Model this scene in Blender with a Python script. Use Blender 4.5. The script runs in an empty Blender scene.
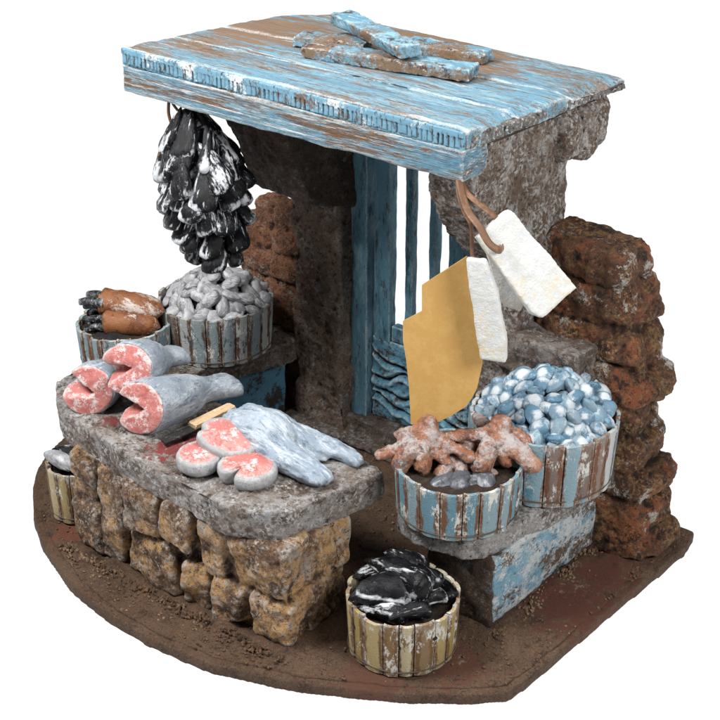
import bpy, bmesh, math, random
import numpy as np
from mathutils import Vector, Matrix, Euler, noise
from mathutils.bvhtree import BVHTree
random.seed(11)
R = math.radians
scene = bpy.context.scene
COL = scene.collection

# ------------------------------------------------------------------ camera
PITCH, YAW, DIST = R(27.5), R(38.5), 52.0
TGT = Vector((0, 0, 6))
FW = Vector((-math.sin(YAW) * math.cos(PITCH), math.cos(YAW) * math.cos(PITCH), -math.sin(PITCH)))
RT = Vector((math.cos(YAW), math.sin(YAW), 0))
UP = RT.cross(FW)
CAM = TGT - FW * DIST
cd = bpy.data.cameras.new('camera'); cam = bpy.data.objects.new('camera', cd); COL.objects.link(cam)
cam.location = CAM
cam.rotation_euler = FW.to_track_quat('-Z', 'Y').to_euler()
cd.sensor_width = 36; cd.lens = 75; cd.clip_end = 500; cd.clip_start = .5
scene.camera = cam

def ray(x, y): return FW * 1500 + RT * (x - 360) + UP * (360 - y)
def atz(x, y, z):
    r = ray(x, y); return CAM + r * ((z - CAM.z) / r.z)
def atpl(x, y, p, n):
    r = ray(x, y); return CAM + r * ((Vector(p) - CAM).dot(n) / r.dot(n))

# ------------------------------------------------------------------ materials
class NT:
    def __init__(s, name):
        s.m = bpy.data.materials.new(name); s.m.use_nodes = True
        s.t = s.m.node_tree; s.n = s.t.nodes; s.l = s.t.links
        s.b = s.n['Principled BSDF']
        s.tc = s.n.new('ShaderNodeTexCoord'); s.co = s.tc.outputs['Object']
    def add(s, typ, **k):
        n = s.n.new(typ)
        for a, v in k.items(): setattr(n, a, v)
        return n
    def put(s, sock, v):
        if hasattr(v, 'links') or hasattr(v, 'is_linked'): s.l.new(v, sock)
        else: sock.default_value = v
    def vec(s, st):
        if st is None: return s.co
        m = s.add('ShaderNodeMapping'); m.inputs['Scale'].default_value = st
        s.l.new(s.co, m.inputs['Vector']); return m.outputs[0]
    def noise(s, sc, det=4, ro=.6, st=None, off=0, dist=0):
        v = s.vec(st)
        if off:
            a = s.add('ShaderNodeVectorMath', operation='ADD'); s.l.new(v, a.inputs[0]); a.inputs[1].default_value = (off, off * .7, -off); v = a.outputs[0]
        n = s.add('ShaderNodeTexNoise'); n.inputs['Scale'].default_value = sc; n.inputs['Detail'].default_value = det
        n.inputs['Roughness'].default_value = ro; n.inputs['Distortion'].default_value = dist
        s.l.new(v, n.inputs['Vector']); return n.outputs['Fac']
    def rng(s, f, lo, hi, a=0, b=1):
        m = s.add('ShaderNodeMapRange'); m.clamp = True
        m.inputs['From Min'].default_value = lo; m.inputs['From Max'].default_value = hi
        m.inputs['To Min'].default_value = a; m.inputs['To Max'].default_value = b
        s.put(m.inputs['Value'], f); return m.outputs[0]
    def math(s, op, a, b=0.0):
        m = s.add('ShaderNodeMath', operation=op); s.put(m.inputs[0], a); s.put(m.inputs[1], b); return m.outputs[0]
    def mix(s, f, a, b):
        m = s.add('ShaderNodeMix', data_type='RGBA'); s.put(m.inputs[0], f)
        for k, v in ((6, a), (7, b)):
            if isinstance(v, tuple): v = (*v, 1) if len(v) == 3 else v
            s.put(m.inputs[k], v)
        return m.outputs[2]

def M(name, base, layers=(), edge=None, cav=None, rough=(.6, .9), bump=((12, .5), (45, .35)), bst=None, bdist=.06, rand=False, spots=(), stave=None, spec=.4, objmix=None, zlayer=None, coat=0, speck=(), dry=None, grit=.40, lip=None):
    """layers: (colour, noise scale, lo, hi[, stretch[, detail]]); edge / cav: (colour, lo, hi[, noise lo, hi]) painted on worn edges / in joints"""
    t = NT(name)
    if rand:
        oi = t.add('ShaderNodeObjectInfo'); k = t.math('MULTIPLY', oi.outputs['Random'], 60.)
        a = t.add('ShaderNodeVectorMath', operation='ADD'); t.l.new(t.co, a.inputs[0]); t.l.new(k, a.inputs[1]); t.co = a.outputs[0]
    c = base
    if isinstance(c, tuple): c = t.mix(0.0, c, c)
    if objmix:
        oi2 = t.add('ShaderNodeObjectInfo'); c = t.mix(t.rng(oi2.outputs['Random'], objmix[1], objmix[2]), c, objmix[0])
    if stave:                                   # (brown, second colour): paint rubbed off towards each stave's edges
        at = t.add('ShaderNodeAttribute'); at.attribute_name = 'stave'
        sp = t.add('ShaderNodeSeparateColor'); t.l.new(at.outputs['Color'], sp.inputs[0])
        c = t.mix(t.math('MULTIPLY', t.rng(sp.outputs[0], .5, .75), .9), c, stave[1])
        c = t.mix(t.math('MULTIPLY', t.rng(sp.outputs[2], .70, .80), .75), c, stave[0]) if len(stave) < 3 else c
        n = t.noise(3.2, 6, .7, (1, 1, .35), 3)
        wob = t.math('ADD', sp.outputs[1], t.math('MULTIPLY', t.math('SUBTRACT', n, .5), 1.7))
        wob = t.math('ADD', wob, t.math('MULTIPLY', t.math('SUBTRACT', sp.outputs[2], .5), .45))
        c = t.mix(t.rng(wob, .54, .70), c, stave[0])
    for i, L in enumerate(layers):
        col, sc, lo, hi = L[:4]; st = L[4] if len(L) > 4 else None; det = L[5] if len(L) > 5 else 6
        n = t.noise(sc, det, .68, st, 7.3 * i + 1)
        if grit: n = t.math('ADD', n, t.math('MULTIPLY', t.math('SUBTRACT', t.noise(max(9, sc * 5), 3, .85, st, 3.1 * i + 2), .5), grit))
        c = t.mix(t.rng(n, lo, hi), c, col)
    if dry:
        f = t.math('MULTIPLY', t.rng(t.noise(bump[1][0], 5, .65, bst, 5.5), dry[1], dry[2]), t.rng(t.noise(dry[3], 5, .65, None, 6.6), dry[4], dry[5]))
        c = t.mix(f, c, dry[0])
    for (col, sc, lo, hi) in speck:
        n = t.noise(sc, 3, .8, None, 3.7); c = t.mix(t.rng(n, lo, hi), c, col)
    if lip:                                     # paint along a shell's lip (channel 0) or fading from its middle (channel 1)
        at = t.add('ShaderNodeAttribute'); at.attribute_name = 'lip'
        sp = t.add('ShaderNodeSeparateColor'); t.l.new(at.outputs['Color'], sp.inputs[0])
        v = t.math('ADD', t.math('MULTIPLY', sp.outputs[lip[1]], lip[2]), t.noise(lip[3], 6, .7, (1.3, .7, 1), 12.5))
        c = t.mix(t.rng(v, lip[4], lip[5]), c, lip[0])
    for (p, rad, col, sc, amp) in spots:        # a stain with a place of its own
        g = t.add('ShaderNodeVectorMath', operation='DISTANCE'); t.l.new(t.co, g.inputs[0]); g.inputs[1].default_value = p
        d = t.math('ADD', t.math('DIVIDE', g.outputs['Value'], rad), t.math('MULTIPLY', t.math('SUBTRACT', t.noise(sc, 8, .75, bst and tuple(q * 1.6 for q in bst), 4.4), .5), amp))
        c = t.mix(t.rng(d, .75, 1.05, 1, 0), c, col)
    ge = None
    if edge or cav: ge = t.add('ShaderNodeNewGeometry').outputs['Pointiness']
    if cav:
        c = t.mix(t.rng(ge, cav[2], cav[1], 1, 0), c, cav[0])
    if edge:
        f = t.rng(t.math('ADD', ge, t.math('MULTIPLY', t.math('SUBTRACT', t.noise(16, 3, .8, None, 8.2), .5), .10)) if grit else ge, edge[1], edge[2])
        if len(edge) > 3: f = t.math('MULTIPLY', f, t.rng(t.noise(edge[5] if len(edge) > 5 else 9, 6, .75, None, 9.1), edge[3], edge[4]))
        c = t.mix(f, c, edge[0])
    t.l.new(c, t.b.inputs['Base Color'])
    t.l.new(t.rng(t.noise(7, 4, .6, None, 2.2), .3, .7, *rough), t.b.inputs['Roughness'])
    t.b.inputs['Specular IOR Level'].default_value = spec
    if coat: t.b.inputs['Coat Weight'].default_value = coat; t.b.inputs['Coat Roughness'].default_value = .2
    h = None
    for sc, w in bump:
        n = t.math('MULTIPLY', t.noise(sc, 5, .65, bst, 5.5), w); h = n if h is None else t.math('ADD', h, n)
    if h is not None:
        b = t.add('ShaderNodeBump'); b.inputs['Strength'].default_value = 1; b.inputs['Distance'].default_value = bdist
        t.l.new(h, b.inputs['Height']); t.l.new(b.outputs[0], t.b.inputs['Normal'])
    return t.m

WHITE = (.72, .72, .70)
BLUE = (.135, .295, .395); BLUE_D = (.065, .175, .26); BROWN = (.17, .095, .05); DARK = (.022, .014, .010)
m_roof = M('worn_blue_roof_paint', BLUE, [
    ((.25, .39, .455), .6, .48, .64, (.35, 1.6, 1.6)), (BLUE_D, .8, .55, .72, (.3, 2.2, 2)), ((.20, .13, .08), .36, .485, .60, (.45, 1.8, 1.8), 9),
    ((.17, .11, .07), 1.6, .56, .64, (.25, 2.6, 2.6), 9), ((.48, .53, .54), 1.5, .60, .70, (.18, 3.2, 3.2), 9), (WHITE, 4.5, .655, .72, (.12, 4, 4), 8), ((.06, .045, .04), 4, .56, .64, (.10, 3.4, 3.4), 8)],
    spots=[((.5, 2.6, .6), 3.6, (.20, .125, .075), 1.6, 4.2), ((-5.2, 1.2, .6), 2.6, (.21, .14, .09), 1.6, 4.2), ((5.4, 5.8, .6), 1.6, (.15, .10, .065), 1.2, 2.2)],
    edge=(WHITE, .525, .585, .30, .46, 2), cav=((.06, .04, .03), .485, .455), bump=((5, .7), (22, .4)), bst=(.15, 1.5, 1.5), bdist=.10, grit=.6)
m_fascia = M('worn_blue_beam_paint', (.13, .285, .385), [
    ((.32, .45, .50), 1.0, .50, .62, (.2, 1, 3)), (BLUE_D, 1.2, .56, .68, (.25, 1, 3)), (BROWN, 1.2, .50, .58, (.22, 1, 2.6), 9), ((.10, .065, .05), 3.0, .56, .62, (.10, 1, 4.5), 9),
    (WHITE, 3.5, .57, .64, (.08, 1, 4.5), 8)],
    edge=(WHITE, .52, .58, .3, .5, 3), bump=((6, .9), (24, .5)), bst=(.1, 1, 2.5), bdist=.08, grit=.65)
m_edge = M('ribbed_edge_paint', (.145, .30, .40), [(WHITE, .8, .56, .66), ((.06, .045, .04), 4, .56, .63, (1.6, 1, .6)), ((.14, .09, .06), 1.2, .57, .64)], edge=(WHITE, .545, .62, .42, .55, 5), cav=((.07, .06, .055), .495, .46), bdist=.05)
m_edge_dark = M('raw_roof_edge', (.13, .12, .11), [((.5, .5, .48), 9, .55, .62), (DARK, 6, .55, .62), ((.25, .42, .52), 2, .6, .68)], bdist=.08)
m_loose = M('loose_plank_paint', BLUE, [((.30, .50, .6), 1.2, .48, .6, (.5, 1.5, 1.5)), ((.20, .13, .08), .5, .46, .56, None, 9), ((.07, .045, .03), 1.6, .57, .64, None, 9), (WHITE, 3, .61, .68, (.4, 2, 2), 8)],
    edge=(WHITE, .53, .6, .35, .5, 4), bump=((7, .8), (30, .5)), bdist=.09)
m_door = M('weathered_blue_door_paint', (.12, .275, .37), [((.24, .40, .48), 1.3, .50, .62, (1.6, 1.6, .5)), ((.04, .10, .14), 1.5, .54, .66, (2, 2, .4)), ((.07, .05, .04), 1.6, .60, .66, (2, 2, .6), 8), ((.5, .56, .57), 4, .64, .70, (3, 3, .35), 8)],
    edge=((.56, .64, .67), .52, .58, .28, .45, 3), cav=((.03, .03, .035), .48, .44), bump=((7, .8), (30, .4)), bst=(1.5, 1.5, .3), bdist=.07)
m_door_panel = M('carved_panel_paint', (.11, .29, .40), [((.07, .045, .035), 1.0, .53, .57, (1, 1, 1.5), 8), ((.26, .45, .53), 2, .55, .66), ((.03, .06, .08), 5, .6, .66)],
    edge=((.5, .62, .66), .52, .57, .3, .5, 3), cav=((.03, .025, .02), .485, .45), bdist=.07)
m_col = M('shaded_grey_brown_column_stone', (.24, .16, .108), [((.40, .315, .25), .9, .50, .64), ((.30, .275, .26), 2.4, .545, .66, None, 9), ((.42, .40, .40), 6, .62, .70, None, 9), (DARK, 8, .56, .63)],  # left column's copy of the stone, its shaded place put into the tone
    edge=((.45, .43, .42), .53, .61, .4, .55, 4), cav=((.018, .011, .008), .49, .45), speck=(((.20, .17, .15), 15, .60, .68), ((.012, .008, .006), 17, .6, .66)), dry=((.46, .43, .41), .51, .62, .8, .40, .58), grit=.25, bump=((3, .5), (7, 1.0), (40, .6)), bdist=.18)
m_corbel_shaded = M('shaded_column_head_stone', (.085, .055, .037), [((.15, .105, .075), .9, .50, .64), ((.24, .22, .21), 3, .58, .68, None, 9), (DARK, 8, .56, .63)],  # column stone darkened in colour for the shade under the roof
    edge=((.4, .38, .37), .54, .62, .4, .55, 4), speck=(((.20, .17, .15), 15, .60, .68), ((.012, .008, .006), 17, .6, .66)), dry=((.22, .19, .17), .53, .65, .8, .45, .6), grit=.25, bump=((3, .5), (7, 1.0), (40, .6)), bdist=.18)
m_col_lit = M('lit_grey_drybrushed_stone', (.165, .108, .072), [((.28, .22, .175), .9, .48, .62), ((.48, .44, .41), 1.5, .50, .62, None, 10), ((.5, .48, .48), 6, .60, .68, None, 9), (DARK, 7, .57, .63)],  # lit copy of the column stone, brighter side put into the colour
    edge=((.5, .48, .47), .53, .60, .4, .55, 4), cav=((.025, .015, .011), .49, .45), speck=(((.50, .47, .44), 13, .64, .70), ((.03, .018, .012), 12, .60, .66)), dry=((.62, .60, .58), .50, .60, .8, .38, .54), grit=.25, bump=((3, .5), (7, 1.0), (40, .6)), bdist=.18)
m_slab = M('drybrushed_counter_stone', (.27, .21, .17), [((.50, .46, .43), 1.1, .45, .6, None, 8), ((.54, .53, .53), 1.6, .51, .63, (.7, 1, 1), 10), ((.13, .085, .058), 1.0, .51, .60, None, 10), ((.06, .04, .028), 2.4, .56, .64, None, 10), ((.45, .32, .2), 3, .62, .7), ((.56, .55, .54), 8, .60, .68, None, 8), ((.03, .02, .015), 11, .63, .68)],
    edge=((.55, .54, .53), .52, .60, .35, .52, 4), cav=((.05, .03, .02), .485, .45), speck=(((.50, .47, .44), 13, .64, .70), ((.03, .018, .012), 12, .60, .66)), dry=((.70, .69, .68), .50, .60, 1.0, .41, .57), grit=.25, bump=((3, .5), (7, 1.0), (40, .6)), bdist=.18,
    spots=[((-.35, -.9, 4.8), .75, (.33, .07, .06), 4.5, 6), ((.1, -.1, 4.8), .6, (.33, .07, .06), 4.5, 5), ((-3.2, -.9, 4.8), .35, (.28, .07, .06), 5, 6)])
m_block = M('ochre_and_brown_rubble', (.25, .135, .068), [((.74, .43, .185), .5, .46, .55, None, 9), ((.50, .42, .36), .8, .54, .63, None, 9), ((.125, .07, .04), 1.1, .50, .58, None, 10), ((.52, .33, .14), 2.6, .61, .67, None, 9), ((.33, .12, .045), 1.7, .64, .7), ((.03, .02, .012), 9, .58, .64, None, 8), ((.5, .46, .43), 7, .62, .68, None, 8)],
    edge=((.72, .67, .62), .515, .56, .30, .46, 2), cav=((.04, .022, .013), .495, .45), speck=(((.50, .47, .44), 13, .64, .70), ((.03, .018, .012), 12, .60, .66)), dry=((.78, .66, .55), .52, .60, .8, .44, .58), grit=.22, bump=((4, .5), (7, 1.0), (40, .6)), bdist=.2)
m_brick = M('dark_red_brown_brick', (.16, .068, .036), [((.38, .115, .045), .5, .50, .58, None, 8), ((.30, .17, .06), .9, .54, .63, None, 9), ((.035, .02, .012), 1.6, .52, .60, None, 9), ((.20, .12, .045), 5, .58, .66, None, 8), ((.72, .68, .62), .6, .575, .61, None, 9), ((.02, .012, .008), 10, .58, .64)],
    edge=((.27, .16, .075), .53, .61, .38, .55, 4), cav=((.03, .016, .010), .49, .45), speck=(((.22, .13, .055), 15, .59, .66), ((.012, .008, .006), 17, .58, .65)), dry=((.50, .28, .12), .50, .61, .9, .42, .58), grit=.25, bump=((4, .5), (7, 1), (42, .8)), bdist=.22)
m_brick2 = M('orange_brown_brick', (.26, .10, .046), [((.42, .19, .095), 1.0, .46, .6, None, 8), ((.06, .03, .02), 1.4, .53, .62, None, 9), ((.42, .36, .31), 2.2, .60, .67, None, 9), ((.03, .02, .012), 8, .58, .64)],
    edge=((.5, .40, .32), .53, .61, .38, .55, 4), cav=((.03, .016, .010), .49, .45), speck=(((.40, .28, .2), 15, .60, .67), ((.02, .012, .008), 17, .59, .65)), dry=((.46, .32, .23), .51, .63, 1, .42, .58), bump=((4, .7), (16, .8), (50, .5)), bdist=.12)
m_base = M('earthy_brown_board', (.125, .067, .038), [((.18, .104, .06), .5, .45, .6, None, 8), ((.065, .034, .019), 1.4, .53, .63, None, 9), ((.20, .125, .07), 8, .56, .63, None, 8), ((.03, .02, .012), 12, .58, .64)],
    edge=((.20, .13, .085), .54, .62, .4, .55, 5), speck=(((.24, .165, .105), 16, .58, .65), ((.03, .018, .012), 18, .58, .65)), dry=((.22, .15, .10), .54, .64, .8, .45, .6), bump=((8, .6), (30, 1), (70, .6)), bdist=.09,
    spots=[((6.3, -7.2, 0), 1.1, (.175, .075, .045), 3.2, 4.2), ((7.9, -5.3, 0), 1.1, (.175, .075, .045), 3.2, 4.2), ((8.9, -.3, 0), 1.7, (.165, .060, .038), 3.0, 4.2), ((9.2, 2.0, 0), 1.2, (.165, .060, .038), 3.0, 4.2), ((4.2, -3.0, 0), 2.1, (.165, .068, .04), 2.6, 3.6), ((-6.9, -7.7, 0), .9, (.24, .085, .046), 2.2, 2.2), ((8.8, .5, 0), .55, (.34, .25, .20), 4, 6), ((7.8, -5.0, 0), .4, (.34, .26, .21), 4, 6)])
m_grit = M('earth_crumb', (.13, .075, .042), [((.22, .15, .09), .6, .5, .6), ((.05, .03, .018), .8, .5, .6)], bump=(), rough=(.9, 1))
m_shelf = M('pale_grey_shelf_stone', (.205, .165, .135), [((.42, .39, .365), .9, .44, .58, None, 8), ((.46, .44, .43), 2, .5, .62, None, 10), ((.07, .05, .04), 2.3, .57, .64, None, 10), ((.03, .02, .015), 9, .61, .67)],
    edge=((.55, .53, .52), .52, .60, .35, .5, 4), cav=((.04, .03, .02), .48, .44), speck=(((.50, .47, .44), 13, .64, .70), ((.03, .018, .012), 12, .60, .66)), dry=((.68, .67, .66), .49, .60, 1.1, .40, .56), grit=.25, bump=((3, .5), (7, 1.0), (40, .6)), bdist=.18)
m_shelf2 = M('dark_grey_shelf_stone', (.15, .108, .08), [((.31, .27, .24), 1, .5, .62, None, 9), ((.05, .035, .027), 2, .53, .62, None, 9), ((.38, .36, .35), 4, .6, .68, None, 9)],
    edge=((.42, .40, .38), .53, .60, .35, .5, 4), speck=(((.50, .47, .44), 13, .64, .70), ((.03, .018, .012), 12, .60, .66)), dry=((.44, .42, .41), .51, .63, 1.1, .42, .58), grit=.25, bump=((3, .5), (7, 1.0), (40, .6)), bdist=.18)
m_support = M('brown_rendered_support', (.085, .053, .034), [((.22, .19, .165), .9, .53, .64, None, 9), ((.045, .028, .018), 1.8, .5, .62, None, 9), ((.08, .22, .33), .7, .62, .68), ((.25, .23, .21), 5, .62, .68)], speck=(((.50, .47, .44), 13, .64, .70), ((.03, .018, .012), 12, .60, .66)), bump=((4, .6), (16, .8), (50, .5)), bdist=.12)
m_panel = M('peeling_blue_and_white_paint', (.52, .54, .54), [((.20, .36, .45), .9, .47, .56, (1, .8, 1.6), 9), ((.10, .29, .43), 1.5, .57, .64, (1, .8, 1.5), 9), ((.11, .07, .042), .8, .52, .58, (1, .7, 1.2), 9), ((.62, .62, .60), 3, .56, .62, None, 9), ((.05, .035, .03), 6, .60, .66, None, 8)], bump=((5, .7), (22, .7)), bdist=.09)
m_panel2 = M('blue_painted_support', (.07, .19, .28), [((.03, .025, .02), 1.2, .5, .6)], bdist=.07)
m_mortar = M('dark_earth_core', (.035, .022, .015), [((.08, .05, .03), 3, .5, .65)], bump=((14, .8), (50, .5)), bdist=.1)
m_black = M('glossy_black_shell', (.004, .004, .005), [((.014, .015, .018), 1.5, .5, .7), ((.62, .64, .66), .9, .59, .65, (2, .55, 1.5), 7), ((.70, .72, .74), 2.6, .61, .67, (3, .35, 2), 8)],
    edge=((.6, .61, .63), .54, .62, .42, .58, 3), rough=(.05, .15), lip=((.62, .64, .66), 0, .24, 1.0, .72, .82), bump=((7, .5), (24, .3)), bst=(2.5, .5, 2), bdist=.05, rand=True, spec=.24, grit=.22)
m_blackb = M('drybrushed_black_shell', (.004, .004, .005), [((.016, .017, .02), 1.5, .5, .7), ((.62, .64, .67), .85, .585, .635, (1.5, .6, 1.2), 6), ((.02, .02, .022), 5, .55, .62, (2.5, .6, 2), 8), ((.70, .72, .74), 2.6, .60, .66, (3, .35, 2), 8)],
    edge=((.62, .64, .66), .53, .61, .40, .56, 3), rough=(.05, .18), lip=((.62, .64, .67), 0, .20, 1.1, .685, .76), bump=((7, .6), (24, .4)), bst=(2.5, .6, 2), bdist=.06, rand=True, spec=.24, grit=.22)
m_grey = M('pale_grey_mussel_shell', (.36, .36, .37), [((.50, .50, .51), 2.4, .46, .6, (1.5, .8, 1.5)), ((.16, .16, .17), 2.8, .56, .66), ((.58, .58, .59), 2, .56, .68)], edge=((.60, .60, .61), .54, .62), cav=((.12, .12, .125), .48, .44), rough=(.3, .55), bump=((9, .5),), bdist=.03, rand=True, objmix=((.26, .26, .275), .5, 1.0))
m_clam = M('blue_and_white_clam_shell', (.09, .19, .275), [((.40, .47, .51), 1.1, .52, .62, None, 6), ((.20, .34, .44), 1.6, .54, .66), ((.04, .09, .14), 1.3, .57, .66), ((.16, .09, .055), 2.2, .655, .69), ((.66, .68, .68), 2.5, .60, .70)], edge=((.68, .70, .71), .53, .6, .4, .5, 3), lip=((.56, .60, .62), 1, -.42, 1.1, .24, .36), rough=(.3, .55), bump=((9, .5), (30, .3)), bdist=.035, rand=True, objmix=((.24, .32, .37), .5, .95))
m_gap_shadow = M('gap_shadow_filling', (.012, .010, .010), [((.03, .025, .022), 3, .5, .6)], bdist=.1)  # near-black colour standing in for the shadow between and under the shells
m_fish = M('blue_grey_fish_skin', (.23, .265, .31), [((.36, .39, .42), 1.1, .46, .6, None, 7), ((.13, .16, .20), 1.6, .54, .66, None, 7), ((.52, .55, .58), 1.8, .53, .68, (2, .45, 2), 9), ((.12, .14, .17), 2.5, .58, .68, (2, .5, 2), 8)], edge=((.60, .63, .66), .53, .60, .35, .5, 4), rough=(.35, .6), bump=((5, .6), (22, .5)), bdist=.05)
m_ray = M('pale_blue_fish_skin', (.26, .32, .385), [((.39, .445, .50), 1.0, .47, .60, None, 7), ((.19, .25, .32), 1.6, .54, .66, None, 7), ((.56, .61, .65), 1.8, .51, .64, (.45, 2.4, 1), 9), ((.13, .17, .22), 2.4, .56, .66, (.4, 2.6, 1), 8)], edge=((.62, .66, .69), .53, .60, .35, .5, 4), rough=(.35, .6), bump=((5, .6), (22, .4)), bst=(.5, 2, 1), bdist=.05)
m_rim = M('pale_grey_skin_rim', (.36, .36, .365), [((.48, .48, .48), 2, .48, .6, None, 8), ((.22, .22, .23), 2.5, .56, .66, None, 8)], bump=((6, .6), (22, .5)), bdist=.05, rough=(.4, .65))
m_flesh = M('pink_cut_flesh', (.50, .165, .145), [((.57, .25, .22), 1.2, .48, .6), ((.40, .10, .09), 2, .56, .66), ((.68, .58, .56), 2.0, .525, .61, None, 9), ((.74, .68, .66), 7, .63, .69, None, 8)], edge=((.74, .68, .66), .53, .6, .35, .5, 4), rough=(.35, .6), bump=((6, .6), (24, .3)), bdist=.05)
m_octo = M('terracotta_skin', (.30, .115, .058), [((.38, .19, .11), 1.2, .48, .6), ((.13, .055, .033), 1.5, .52, .62), ((.42, .385, .37), 1.0, .49, .60, None, 9), ((.10, .09, .09), 1.8, .58, .66, None, 8)], edge=((.55, .50, .48), .53, .60, .35, .5, 4), cav=((.12, .05, .03), .48, .44), rough=(.4, .65), bump=((6, .7), (24, .4)), bdist=.06)
m_blade = M('dark_stained_steel', (.02, .019, .018), [((.14, .13, .125), 2.5, .57, .66), ((.02, .018, .016), 3, .55, .63), ((.32, .06, .05), 2, .66, .71)], rough=(.35, .6), spec=.3, bdist=.03)
m_handle = M('bare_wood_handle', (.56, .40, .24), [((.42, .27, .14), 3, .52, .62, (2, .5, 2)), ((.66, .52, .34), 4, .58, .66)], bst=(2, .5, 2), bdist=.03)
m_card = M('kraft_card', (.47, .275, .085), [((.51, .31, .105), 2, .45, .6), ((.38, .22, .07), 22, .62, .68), ((.58, .40, .17), 30, .66, .7), ((.16, .10, .04), 11, .735, .75)], rough=(.75, .9), bump=((20, .4), (60, .3)), bdist=.02, spec=.2)
m_tag = M('white_painted_tag', (.56, .56, .54), [((.58, .50, .37), .6, .50, .60, (.6, 1, 1)), ((.50, .53, .55), 1.6, .55, .65), ((.60, .60, .58), 3, .5, .62)], edge=((.66, .66, .64), .53, .6), rough=(.5, .75), bump=((4, .8), (16, .4)), bdist=.05)
m_cord = M('brown_leather_cord', (.13, .062, .03), [((.22, .115, .06), 2, .5, .62), ((.12, .06, .03), 3, .56, .66)], rough=(.35, .55), bdist=.02)
m_stalk = M('orange_brown_stalk', (.27, .105, .04), [((.16, .055, .022), 1.6, .50, .6, (1, 1, 1)), ((.60, .52, .46), 1.0, .53, .61, (.4, 1.5, 1.5), 9), ((.06, .03, .02), 6, .62, .68)], rough=(.35, .55), bump=((8, .6), (26, .4)), bdist=.05, rand=True)
def tubmat(name, paint, brown, second, extra, *flag):
    return M(name, paint, [((.66, .65, .60), 2.0, .575, .63, (1, 1, .5), 9)] + extra, stave=(brown, second) + flag, edge=((.60, .58, .52), .57, .66, .42, .58, 5), bump=((9, .7), (26, .5)), bst=(1, 1, 1.6), bdist=.07)
m_tub_blue = tubmat('pale_blue_stave_paint', (.13, .255, .315), (.15, .068, .034), (.24, .33, .36), [((.08, .10, .11), 3, .61, .66, None, 8)], 1)
m_tub_big = tubmat('blue_white_brown_stave_paint', (.24, .35, .40), (.17, .07, .032), (.50, .52, .50), [((.12, .27, .36), 1.6, .58, .63, (1, 1, .7), 8)])
m_tub_grey = tubmat('grey_white_stave_paint', (.42, .44, .43), (.11, .052, .028), (.24, .30, .32), [((.07, .08, .08), 2.4, .57, .63, (1, 1, .5), 8)])
m_tub_teal = tubmat('blue_grey_stave_paint', (.19, .29, .32), (.15, .07, .036), (.28, .37, .39), [((.07, .07, .07), 3, .59, .64, None, 8)], 1)
m_tub_yel = tubmat('yellow_olive_stave_paint', (.36, .255, .085), (.17, .085, .032), (.50, .42, .26), [((.20, .12, .04), 2.2, .59, .65, (1, 1, .6), 8), ((.62, .60, .50), 1.1, .60, .66, (1, 1, .5), 8)])
m_band = M('dark_wire_band', (.10, .07, .045), [], bdist=.02)

# ------------------------------------------------------------------ object helpers
def wloc(o):
    v = Vector((0, 0, 0))
    while o: v += Vector(o.location); o = o.parent
    return v
def thing(name, label, cat, loc=(0, 0, 0), group=None):
    o = bpy.data.objects.new(name, None); COL.objects.link(o); o.location = loc; o.empty_display_size = .3
    return tag(o, label, cat, group)
def tag(o, label, cat, group=None):
    o['label'] = label; o['category'] = cat
    if group: o['group'] = group
    return o
def obj(name, me, mat, parent=None, origin=None, label=None):
    """me is in world coordinates; it is re-based on the parent (or on origin)"""
    if isinstance(me, bmesh.types.BMesh):
        b = me; me = bpy.data.meshes.new(name); b.to_mesh(me); b.free()
    me.name = name
    o = bpy.data.objects.new(name, me); COL.objects.link(o)
    base = wloc(parent) if parent else Vector((0, 0, 0))
    org = Vector(origin) if origin is not None else base
    if org.length: me.transform(Matrix.Translation(-org))
    o.parent = parent; o.location = org - base
    me.materials.clear(); me.materials.append(mat)
    if label: o['label'] = label
    return o
def smooth(me): me.polygons.foreach_set('use_smooth', [True] * len(me.polygons)); return me
def tomesh(bm, name='m'):
    me = bpy.data.meshes.new(name); bm.to_mesh(me); bm.free(); return me
def remesh(bm, voxel, sm=0, fac=.5):
    bmesh.ops.recalc_face_normals(bm, faces=bm.faces)
    me = tomesh(bm, 'tmp'); o = bpy.data.objects.new('tmp', me); COL.objects.link(o)
    md = o.modifiers.new('r', 'REMESH'); md.mode = 'VOXEL'; md.voxel_size = voxel
    if sm:
        s = o.modifiers.new('s', 'SMOOTH'); s.iterations = sm; s.factor = fac
    dg = bpy.context.evaluated_depsgraph_get()
    out = bpy.data.meshes.new_from_object(o.evaluated_get(dg))
    bpy.data.objects.remove(o); bpy.data.meshes.remove(me)
    return smooth(out)
def displace(me, layers, off=0, st=(1, 1, 1)):
    n = len(me.vertices)
    co = np.empty(n * 3); me.vertices.foreach_get('co', co); co = co.reshape(-1, 3)
    no = np.empty(n * 3); me.vertex_normals.foreach_get('vector', no); no = no.reshape(-1, 3)
    d = np.zeros(n); sv = np.array(st)
    for amp, fr, octv in layers:
        p = co * sv * fr + off
        d += amp * np.array([noise.fractal(Vector(q), .8, 2.1, octv) for q in p])
    co += no * d[:, None]
    me.vertices.foreach_set('co', co.ravel()); me.update(); return me
def box(bm, x0, x1, y0, y1, z0, z1, jit=0, rot=None):
    r = bmesh.ops.create_cube(bm, size=1); vs = r['verts']
    c = Vector(((x0 + x1) / 2, (y0 + y1) / 2, (z0 + z1) / 2))
    for v in vs:
        v.co = Vector((v.co.x * (x1 - x0), v.co.y * (y1 - y0), v.co.z * (z1 - z0)))
        if jit: v.co += Vector([random.uniform(-jit, jit) for _ in range(3)])
    if rot:
        m = Euler([R(a) for a in rot]).to_matrix()
        for v in vs: v.co = m @ v.co
    for v in vs: v.co += c
    return vs
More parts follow.
